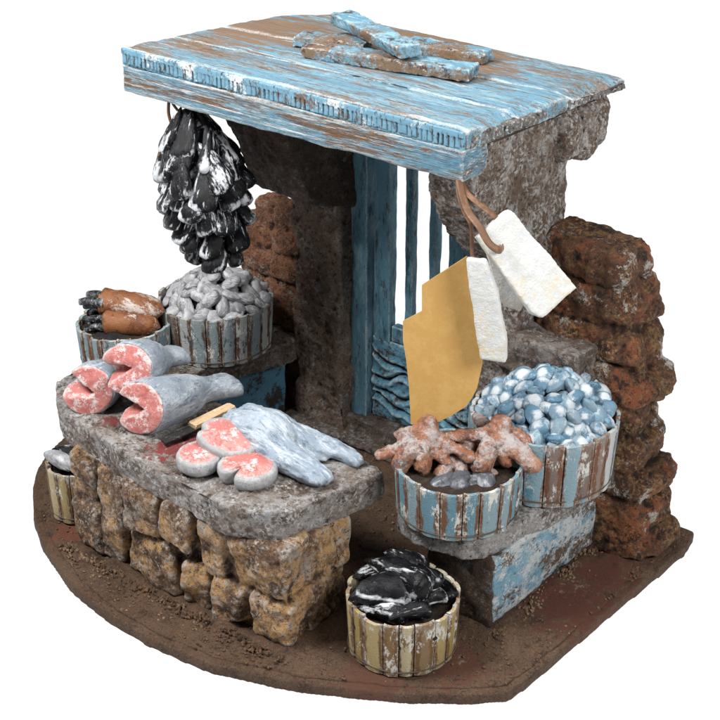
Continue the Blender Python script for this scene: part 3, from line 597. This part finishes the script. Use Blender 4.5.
heap((-8.25, 1.4), 1.86, 5.42, 1.1, .1, .46, bean_m, .95, 'mussel', 'pale grey mussel heaped in the grey and brown stave tub', 'mussel', 'pale grey mussels in the tub', T_lb, .85, 8, 120)

# black mussels in the two yellow tubs: pixel ends on a height -> lying shells
def mussel_at(p, q, z0, z1, w, label, group, flat=1.0, roll=0, mesh=0, meshes=None):
    a, b = atz(*p, z0), atz(*q, z1); L = (b - a).length
    up = (CAM - a).normalized() * .55 + Vector((0, 0, 1)); up = Matrix.Rotation(R(roll), 3, (b - a).normalized()) @ up
    place((meshes or mus_m)[mesh % 3], (a + b) / 2, basis(a - b, up), (L / 1.12 * w, L / 1.12, L / 1.12 * flat), 'mussel', label, 'mussel', group)
G = 'black mussels in the front yellow tub'
mussel_at((348, 600), (411, 594), 2.35, 2.2, 1.35, 'largest black mussel in the front tub, lying at its left with a broad white sheen', G, 1.5, 8)
mussel_at((364, 560), (430, 592), 2.6, 2.55, .85, 'long black mussel lying slantwise across the middle of the front tub', G, 1.3, -10, 1)
mussel_at((383, 552), (424, 574), 2.7, 2.7, .95, 'topmost black mussel at the back of the front tub', G, 1.3, 5, 2)
mussel_at((398, 566), (441, 585), 2.55, 2.5, .8, 'black mussel lying behind the long slanting one on the front tub, right of the topmost', G, 1.2, 0, 0)
mussel_at((388, 620), (431, 609), 2.05, 2.1, .85, 'frontmost black mussel of the front tub, touching the rim', G, 1.1, 12, 1)
mussel_at((410, 611), (446, 594), 2.0, 2.2, .9, 'black mussel with a white streak near the right rim of the front tub', G, 1.2, 20, 2)
mussel_at((434, 576), (452, 600), 2.1, 1.95, .9, 'plain dark mussel tucked against the right rear rim of the front tub', G, 1.2, 0, 1)
mussel_at((352, 608), (408, 616), 1.95, 1.95, 1.0, 'dark mussel lying under the largest one at the front tub left side', G, 1.2, -15, 2)
mussel_at((352, 578), (392, 570), 2.05, 2.1, 1.0, 'dark mussel at the left rear rim of the front tub', G, 1.2, 0, 0)
bm = bmesh.new(); bmesh.ops.create_uvsphere(bm, u_segments=72, v_segments=36, radius=1, matrix=Matrix.Translation((6.05, -5.45, 1.3)) @ Matrix.Diagonal((1.62, 1.62, .4, 1))); obj('filling', displace(finish(bm), [(.22, 1.1, 2), (.1, 3, 3)]), m_gap_shadow, T_front)
bm = bmesh.new(); bmesh.ops.create_uvsphere(bm, u_segments=72, v_segments=36, radius=1, matrix=Matrix.Translation((-7.75, -6.42, 1.75)) @ Matrix.Diagonal((1.0, 1.0, .3, 1))); obj('filling', displace(finish(bm), [(.22, 1.1, 2), (.1, 3, 3)]), m_gap_shadow, T_far)
G = 'black mussels in the small yellow tub'
mussel_at((42, 452), (80, 468), 2.55, 2.25, .9, 'silvery edged mussel lying over the left rim of the small yellow tub', G, .7, 10, 0, bean_m)
mussel_at((52, 449), (86, 458), 2.6, 2.5, .9, 'dark mussel behind the silvery one on the small yellow tub', G, 1.2, 0, 1)
mussel_at((58, 464), (84, 475), 2.15, 2.0, .9, 'dark mussel inside the small yellow tub, below the silvery one', G, 1.2, 0, 2)

# hanging bunch of mussels
hb = thing('mussel_bunch', 'bunch of glossy black white-brushed mussels hanging from the left end of the roof', 'mussel bunch', (-6.7, -1.15, 14.2))
P0, P1 = Vector((-6.75, -1.1, 13.6)), Vector((-5.5, -1.15, 9.25))
ax = (P1 - P0).normalized(); s0 = ax.cross(Vector((0, 1, 0))).normalized(); s1 = ax.cross(s0)
rs = random.Random(21); env = [(0, .55), (.12, .95), (.35, 1.22), (.55, 1.12), (.75, .82), (.9, .5), (1, .2)]
def er(t):
    for (a, ra), (b, rb) in zip(env, env[1:]):
        if t <= b: return ra + (rb - ra) * (t - a) / (b - a)
    return .3
bm = bmesh.new(); chain(bm, [P0 + ax * 5 * t for t in (0, .2, .4, .6, .8, .97)], [er(t) * .78 for t in (0, .2, .4, .6, .8, .97)], 4)
obj('core', displace(remesh(bm, .12, 1), [(.15, 1.2, 3)]), m_black, hb)
k = 0
for j in range(8):
    t = .02 + .90 * j / 7; n = max(4, int(round(er(t) * 6.2 + 1.5))); ph = rs.uniform(0, 6)
    for i in range(n):
        th = ph + 2 * math.pi * (i + rs.uniform(-.22, .22)) / n; rad = Vector(s0 * math.cos(th) + s1 * math.sin(th))
        tt = t + rs.uniform(-.05, .05); p = P0 + ax * (P1 - P0).length * tt + rad * er(max(0, min(1, tt))) * rs.uniform(.92, 1.08)
        yd = (-ax + rad * rs.uniform(-.65, -.2) + rad.cross(ax) * rs.uniform(-.45, .45)).normalized()
        sc = rs.uniform(1.5, 1.9); k += 1
        place(musb_m[k % 3], p + ax * .25, basis(yd, rad + ax * rs.uniform(-.5, .1) + rad.cross(ax) * rs.uniform(-.3, .3)), (sc * rs.uniform(.85, 1.05), sc, sc * .95), 'shell', None, None, None, hb)
bm = bmesh.new(); tube(bm, [(-7.35, -1.25, 14.3), (-7.38, -1.3, 13.7), (-7.2, -1.3, 13.2)], .055); tube(bm, [(-7.33, -1.25, 14.35), (-7.1, -1.3, 14.05), (-6.75, -1.15, 13.6)], .05); tube(bm, [(-6.6, -2.15, 13.1), (-6.9, -2.2, 12.7), (-7.0, -2.3, 12.5)], .03)
obj('cord', finish(bm), m_cord, hb)

# goose barnacles
def barnacle(p, q, z0, z1, rad, label, nc):
    a, b = atz(*p, z0), atz(*q, z1); d = (b - a).normalized(); c = (a + b) / 2
    t = thing('goose_barnacle', label, 'shellfish', c, 'goose barnacles in the blue-grey tub')
    bm = bmesh.new(); tube(bm, [b, (a * .5 + b * .5) + Vector((0, 0, .06)), a], lambda s: rad * max(.12, min(1, 1 - (1 - min(1, s * 3.2)) ** 2.4)) * (.9 + .1 * s), 16, 10)
    me = finish(bm); displace(me, [(.06, 1.5, 3), (.03, 4, 3)]); obj('stalk', me, m_stalk, t)
    sd = d.cross(Vector((0, 0, 1))).normalized()
    for k in range(nc):
        o_ = sd * (k - (nc - 1) / 2) * rad * .55 + Vector((0, 0, rad * (.35 if k % 2 else -.15)))
        bm = bmesh.new(); tube(bm, [a + o_ * .8 + d * .15, a + o_ - d * .35, a + o_ * 1.25 - d * .75 + Vector((0, 0, -.12))], lambda s: rad * (.48 - .2 * s), 10, 5, (1, .8))
        obj('claw', finish(bm), m_black, t)
barnacle((104, 302), (163, 312), 5.6, 5.5, .54, 'uppermost goose barnacle, thick brown stalk with a white streak and black claws at the left', 4)
barnacle((106, 323), (160, 327), 5.1, 5.05, .46, 'goose barnacle lowest at the tub front rim, darker brown stalk', 3)
barnacle((108, 306), (158, 306), 5.1, 5.1, .46, 'goose barnacle at the back of its tub, mostly under the uppermost one', 3)
bm = bmesh.new(); bmesh.ops.create_uvsphere(bm, u_segments=72, v_segments=36, radius=1, matrix=Matrix.Translation((-10.15, -1.6, 4.68)) @ Matrix.Diagonal((1.65, 1.65, .25, 1))); obj('filling', displace(finish(bm), [(.22, 1.1, 2), (.1, 3, 3)]), m_gap_shadow, T_ls)

# ------------------------------------------------------------------ fish on the counter
def fish(label, c, tail, rad, zt, notch, tailw, roll=0, twist=None):
    """cut tail piece: round cut face at c, body narrowing to a flared tail"""
    c, tail = Vector(c), Vector(tail); d = (tail - c); L = d.length; d.normalize()
    s = d.cross(Vector((0, 0, 1))).normalized(); u = s.cross(d)
    na = R(notch)
    def pull(x, y, r):                                # depth of the wedge cut into the face
        a = x * math.cos(na) + y * math.sin(na); b = -x * math.sin(na) + y * math.cos(na)
        wd = .10 + .42 * max(0, a + .2)
        return max(0, 1 - abs(b) / wd) * max(0, min(1, (a + .30) / .4)) * .78 + .06 * (1 - r) + .38 * x + .22 * y
    t = thing('fish_piece', label, 'fish', (c.x, c.y, zt), 'cut fish tails on the counter')
    prof = [(0, 1, 1), (.03, 1.05, 1.05), (.15, 1.06, 1.04), (.32, .98, .95), (.5, .78, .78), (.64, .52, .56), (.76, .46 * tailw, .46), (.88, .62 * tailw, .46), (.96, .60 * tailw, .42), (1.0, .34 * tailw, .25)]
    P = crom([np.array(p, float) for p in prof], 4); N = 44; bm = bmesh.new(); rings = []
    for f, w, h in P:
        ring = []
        for k in range(N):
            a = 2 * math.pi * k / N; x, y = math.cos(a), math.sin(a)
            fl = max(0, 1 - f / .30); dd = pull(x, y, 1) * rad * fl
            k2 = 1 - (.30 * max(0, 1 - abs(-x * math.sin(na) + y * math.cos(na)) / .3) * max(0, 1 - f / .3) if (x * math.cos(na) + y * math.sin(na)) > 0 else 0)
            ring.append(bm.verts.new(c + d * (f * L + dd) + s * x * w * rad * k2 + u * y * h * rad * k2 - Vector((0, 0, (rad * .42) * f * f))))
        rings.append(ring)
    for p, q in zip(rings, rings[1:]):
        for k in range(N): bm.faces.new((p[k], p[(k + 1) % N], q[(k + 1) % N], q[k]))
    bm.faces.new(rings[-1]); me = finish(bm); displace(me, [(.05, .9, 3), (.03, 3, 3)], L * 3); obj('skin', me, m_fish, t)
    bm = bmesh.new(); rr = []
    for j in range(14):
        r = .995 * (1 - j / 13)
        ring = []
        for k in range(N):
            a = 2 * math.pi * k / N; x, y = math.cos(a) * r, math.sin(a) * r
            k2 = 1 - (.30 * max(0, 1 - abs(-math.cos(a) * math.sin(na) + math.sin(a) * math.cos(na)) / .3) * r ** 3 if (math.cos(a) * math.cos(na) + math.sin(a) * math.sin(na)) > 0 else 0)
            dome = -.13 * (1 - r * r)
            ring.append(bm.verts.new(c + d * ((pull(x, y, r) + dome - .05) * rad) + s * x * rad * k2 + u * y * rad * k2))
        rr.append(ring)
    # short skirt so the flesh plugs the skin
    rr.insert(0, [bm.verts.new(v.co + d * .25 * rad) for v in rr[0]])
    for p, q in zip(rr, rr[1:]):
        for k in range(N): bm.faces.new((p[k], p[(k + 1) % N], q[(k + 1) % N], q[k]))
    me = finish(bm); displace(me, [(.05, 1.6, 3), (.02, 5, 3)], L); obj('cut_face', me, m_flesh, t)
fish('cut fish tail at the far left of the counter, pink cut face towards the viewer', (-6.25, -6.95, 5.64), (-6.8, -4.3, 5.6), .84, 4.8, 165, 1.1)
fish('cut fish tail lying on top between two others, round pink face', (-4.85, -6.4, 6.72), (-5.05, -3.7, 6.4), .83, 5.6, 200, 1.15)
fish('cut fish tail nearest the knife, pink face open in a wedge', (-3.95, -6.75, 5.66), (-3.3, -2.8, 5.5), .88, 4.8, 190, 1.2)

def steak(label, c, rad, h, tilt, notch, depth, parts=(1, 1)):
    t = thing('fish_steak', label, 'fish steak', c, 'pink fish steaks on the counter')
    m = Matrix.Translation(Vector(c)) @ Euler([R(a) for a in tilt]).to_matrix().to_4x4(); N = 64
    def outl(a):
        w = (a - R(notch) + math.pi) % (2 * math.pi) - math.pi
        return rad * (1 - depth * math.exp(-(w / .16) ** 2)) * (1 + .05 * math.cos(2 * w))
    def build(rin, z0, z1, round_):
        bm = bmesh.new(); R0 = []
        prof = [(0, z0), (.86, z0), (.97, z0 + .25 * (z1 - z0)), (1.0, z0 + .5 * (z1 - z0)), (.985, z0 + .8 * (z1 - z0)), (.93, z1), (.6, z1 + round_), (.3, z1 + round_ * 1.3), (0, z1 + round_ * 1.3)]
        for f, z in prof: R0.append([bm.verts.new(m @ Vector((outl(2 * math.pi * k / N) * rin * max(f, .001) * math.cos(2 * math.pi * k / N) * parts[0], outl(2 * math.pi * k / N) * rin * max(f, .001) * math.sin(2 * math.pi * k / N) * parts[1], z))) for k in range(N)])
        for p, q in zip(R0, R0[1:]):
            for k in range(N): bm.faces.new((p[k], p[(k + 1) % N], q[(k + 1) % N], q[k]))
        me = finish(bm); displace(me, [(.03, 2, 3), (.015, 6, 2)], rad * 9 + c[0]); return me
    obj('skin_rim', build(1, 0, h, 0), m_rim, t); obj('flesh', build(.89, h * .4, h + .015, .05), m_flesh, t)
steak('small pink fish steak lying flat under the leaning one, nearest the front edge', (-.85, -7.15, 4.82), .78, .5, (0, 0, 0), 120, .1)
steak('round pink fish steak leaning on the other two', (-.55, -6.15, 5.18), .98, .5, (9, 10, 15), 190, .25, (1.05, .9))
steak('pink fish steak with a deep notch towards the front, beside the pale blue skate', (.85, -6.75, 4.82), .98, .52, (0, 0, 0), 268, .75, (1.05, .9))
# skate / squid with two lobes
def rz(x, y, z): return tuple(atz(x, y, z))
bm = bmesh.new()
chain(bm, [rz(240, 422, 5.35), rz(252, 425, 5.5), rz(268, 431, 5.55), rz(280, 438, 5.35)], [.62, .85, .86, .75], 5, .78)
chain(bm, [rz(268, 428, 5.6), rz(290, 434, 5.4), rz(318, 445, 5.2), rz(345, 455, 5.08), rz(357, 461, 5.02)], [.72, .62, .48, .34, .24], 6, .7)
chain(bm, [rz(262, 434, 5.5), rz(278, 450, 5.3), rz(300, 466, 5.15), rz(317, 475, 5.08), rz(324, 477, 5.05)], [.75, .66, .56, .46, .3], 6, .7)
chain(bm, [rz(280, 440, 5.25), rz(300, 450, 5.1), rz(325, 458, 4.98)], [.5, .42, .2], 5, .6)
me = remesh(bm, .055, 9)
displace(me, [(.10, .8, 3), (.07, 2.2, 4)], 2, (.5, 1.8, 1)); o = obj('skate', me, m_ray, None, rz(285, 440, 4.8)); tag(o, 'pale blue two-lobed skinned fish lying whole on the counter right of the steaks', 'fish')
# knife
kn = thing('knife', 'dark-bladed knife with a pale wooden handle lying on the counter', 'knife', (-2.5, -5.4, 4.85))
a, b, c2 = Vector((-2.72, -7.0, 4.93)), Vector((-2.5, -5.2, 4.98)), Vector((-2.40, -3.95, 5.02))
bm = bmesh.new(); d = (b - a).normalized(); s = d.cross(Vector((0, 0, 1))).normalized()
prof = [a + s * .2, a - s * .12 + d * .05, a * .5 + b * .5 - s * .17, b - s * .15, b + s * .19, a * .5 + b * .5 + s * .24]
prism(bm, [(p.x, p.y) for p in prof], 4.90, 4.98); bmesh.ops.bevel(bm, geom=list(bm.edges), offset=.015, segments=1); bmesh.ops.recalc_face_normals(bm, faces=bm.faces); obj('blade', tomesh(bm), m_blade, kn)
bm = bmesh.new(); bar(bm, b - d * .55 + Vector((0, 0, .03)), c2, .40, .24, taper=.95); bmesh.ops.recalc_face_normals(bm, faces=bm.faces); bmesh.ops.bevel(bm, geom=list(bm.edges), offset=.05, segments=2); obj('handle', tomesh(bm), m_handle, kn)

# ------------------------------------------------------------------ octopuses over the small blue tub
def octo(label, knob, arms, zs, extra=0):
    bm = bmesh.new(); k = Vector(atz(*knob, zs))
    ball(bm, k, .46, (1.1, 1.0, .9)); ball(bm, k + Vector((.05, .15, .28)), .34)
    for (pts, r0, r1) in arms:
        P = [k] + [Vector(atz(x, y, z)) for x, y, z in pts]; chain(bm, P, [q * 1.14 for q in list(np.linspace(r0, r1, len(P) - 1)) + [r1 * .8]], 6, .8)
    me = remesh(bm, .045, 2); displace(me, [(.08, 1.3, 3), (.05, 3.2, 4)], extra)
    o = obj('octopus', me, m_octo, None, k); tag(o, label, 'octopus', 'terracotta octopuses on the small blue tub')
octo('terracotta octopus draped over the left rim of the pale blue tub', (424, 434), [([(406, 443, 5.8), (380, 455, 5.6)], .27, .22), ([(411, 449, 5.8), (402, 462, 5.4), (401, 468, 5.25)], .26, .27), ([(423, 449, 5.8), (423, 464, 5.4), (424, 471, 5.2)], .24, .27), ([(446, 444, 5.85), (469, 457, 5.6)], .30, .24), ([(410, 433, 6.0), (400, 436, 5.85)], .28, .26), ([(438, 452, 5.65), (446, 461, 5.4)], .32, .24)], 6.05, 3)
octo('terracotta octopus lying low inside the pale blue tub between the two draped ones', (462, 452), [([(446, 466, 5.2), (440, 474, 5.05)], .30, .26), ([(462, 466, 5.2), (461, 476, 5.0)], .28, .24), ([(478, 464, 5.2), (490, 474, 5.0)], .30, .26), ([(474, 446, 5.3), (488, 444, 5.2)], .3, .24), ([(448, 446, 5.3), (436, 446, 5.2)], .3, .24)], 5.35, 5)
octo('terracotta octopus draped over the right rim of the pale blue tub', (498, 434), [([(472, 436, 5.95), (446, 437, 5.85)], .32, .26), ([(488, 448, 5.85), (483, 462, 5.45), (482, 468, 5.3)], .27, .32), ([(512, 446, 5.9), (528, 462, 5.5), (531, 466, 5.4)], .34, .29), ([(481, 423, 6.0), (476, 417, 6.05)], .26, .22), ([(514, 436, 5.95), (526, 443, 5.75)], .32, .30), ([(503, 452, 5.7), (507, 462, 5.4)], .32, .22)], 6.05, 8)
bm = bmesh.new(); bmesh.ops.create_uvsphere(bm, u_segments=72, v_segments=36, radius=1, matrix=Matrix.Translation((5.95, -2.5, 4.6)) @ Matrix.Diagonal((1.85, 1.85, .3, 1))); obj('filling', displace(finish(bm), [(.22, 1.1, 2), (.1, 3, 3)]), m_gap_shadow, T_rs)
m_dshell = M('dark_blue_grey_shell', (.09, .10, .115), [((.30, .31, .33), 1.3, .52, .64, (2, .6, 1)), ((.03, .025, .022), 1.8, .55, .65)], rough=(.25, .5), bump=((9, .5),), bdist=.03, rand=True)
dsh = protos('bean', m_dshell)
for x, y, z, a, w_ in ((447, 482, 4.98, .3, 'dark shell at the left inside the pale blue tub, under the left octopus'), (460, 479, 5.05, -.5, 'dark shell between the two octopuses inside the pale blue tub'), (472, 484, 4.95, .9, 'dark shell nearest the front rim inside the pale blue tub'), (482, 478, 5.02, -1.2, 'dark shell under the left arm of the right octopus')):
    place(dsh[int(x) % 3], atz(x, y, z), basis((a, 1, .1), (.3, -.6, 1)), 1.25, 'shellfish', w_, 'shellfish', 'dark shells in the pale blue tub')

# ------------------------------------------------------------------ tags and cords
def card(name, px, p0, nrm, th, mat, label, cat, bev, vox=None, sm=2, group=None, amp=.03):
    n = Vector(nrm).normalized(); P = [atpl(x, y, p0, n) for x, y in px]; bm = bmesh.new()
    a = [bm.verts.new(p + n * th / 2) for p in P]; b = [bm.verts.new(p - n * th / 2) for p in P]; k = len(P)
    bm.faces.new(a); bm.faces.new(b[::-1])
    for i in range(k): bm.faces.new((a[i], b[i], b[(i + 1) % k], a[(i + 1) % k]))
    bmesh.ops.recalc_face_normals(bm, faces=bm.faces)
    if vox: me = displace(remesh(bm, vox, sm), [(amp, 1.2, 3)])
    else: me = tomesh(bm)
    o = obj(name, me, mat, None, sum(P, Vector()) / k); return tag(o, label, cat, group)
hn = Vector((math.sin(YAW), -math.cos(YAW), 0))        # towards the viewer, level
def rotz(v, a): return Matrix.Rotation(R(a), 3, 'Z') @ v
card('card_tag', [(467, 256), (422, 285), (422, 311), (403, 321), (403, 340), (406, 358), (409, 385), (411, 424), (433, 424), (452, 415), (466, 406), (472, 398), (477, 388), (482, 366), (486, 330), (483, 300)], (4.75, -2.4, 9), rotz(hn, -8) + Vector((0, 0, .08)), .07, m_card, 'plain kraft card tag hanging behind the white tags', 'tag', 0)
W = 'white hanging tags'
n1 = rotz(hn, 12) + Vector((0, 0, .45))
card('white_tag', [(475, 237), (506, 210), (512, 213), (575, 288), (541, 318), (531, 314)], (5.75, -2.75, 12.0), n1, .42, m_tag, 'largest white wooden tag, hanging slantwise at the right', 'tag', 0, .06, 2, W)
card('white_tag', [(466, 257), (486, 259), (497, 290), (507, 340), (506, 361), (481, 357)], (5.0, -2.65, 10.5), rotz(hn, -18), .30, m_tag, 'narrow upright white tag in front of the kraft card', 'tag', 0, .06, 2, W)
card('white_tag', [(486, 252), (497, 262), (525, 300), (520, 311), (505, 307), (498, 300)], (5.0, -2.2, 11.5), rotz(hn, 0) + Vector((0, 0, .2)), .12, m_tag, 'thin white tag mostly hidden behind the largest white tag', 'tag', 0, .05, 2, W)
def cordpx(pts, flat, r, label):
    bm = bmesh.new(); P = [atpl(x, y, (5.0 + dx, -2.3 - dy, 12), hn) for x, y, dx, dy in pts]
    tube(bm, P, r, 10, 8, flat); o = obj('cord', finish(bm), m_cord, None, P[0]); tag(o, label, 'cord', 'leather cords of the tags')
cordpx([(459, 170, -.1, -1.0), (461, 190, 0, -.4), (468, 211, .2, 0), (479, 226, .35, .45), (489, 243, .5, .75), (499, 250, .5, .72), (503, 247, .4, .4)], (1.3, .35), .088, 'broad brown leather cord looped through the largest white tag')
cordpx([(458, 170, -.1, -1.0), (465, 190, 0, -.5), (478, 203, .2, -.2), (492, 214, .3, -.2), (500, 222, .3, -.3)], (1.5, .35), .07, 'brown leather cord running behind the top of the largest white tag')
cordpx([(458, 170, -.1, -1.0), (458, 192, 0, -.4), (464, 212, .1, .0), (471, 226, .2, .2), (472, 250, .1, .45), (474, 272, .1, .75), (476, 276, .1, .6)], (1.0, .4), .06, 'thin brown leather cord down to the narrow upright white tag')

# ------------------------------------------------------------------ studio light and white background
w = bpy.data.worlds.new('World'); scene.world = w; w.use_nodes = True
nt = w.node_tree; bg = nt.nodes['Background']
tc = nt.nodes.new('ShaderNodeTexCoord'); sx = nt.nodes.new('ShaderNodeSeparateXYZ'); mr = nt.nodes.new('ShaderNodeMapRange')
nt.links.new(tc.outputs['Generated'], sx.inputs[0]); nt.links.new(sx.outputs['Z'], mr.inputs['Value'])
mr.inputs['From Min'].default_value = -.2; mr.inputs['From Max'].default_value = .02; mr.inputs['To Min'].default_value = 1.04; mr.inputs['To Max'].default_value = .12
nt.links.new(mr.outputs[0], bg.inputs['Strength']); bg.inputs['Color'].default_value = (1, 1, 1, 1)
def area(name, loc, tgt, size, power, col=(1, 1, 1)):
    l = bpy.data.lights.new(name, 'AREA'); l.shape = 'SQUARE'; l.size = size; l.energy = power; l.color = col
    o = bpy.data.objects.new(name, l); COL.objects.link(o); o.location = loc
    o.rotation_euler = (Vector(tgt) - Vector(loc)).to_track_quat('-Z', 'Y').to_euler()
area('softbox', (-13, -23, 42), (0, -2, 6), 13, 26500)
area('softbox', (36, -8, 30), (0, 0, 7), 13, 13500)
area('softbox', (2, 8, 48), (0, 0, 8), 16, 9500)
scene.view_settings.view_transform = 'Standard'; scene.view_settings.look = 'None'
scene.view_settings.exposure = 0; scene.view_settings.gamma = 1; scene.view_settings.use_curve_mapping = False
scene.cycles.max_bounces = 6; scene.cycles.use_denoising = True
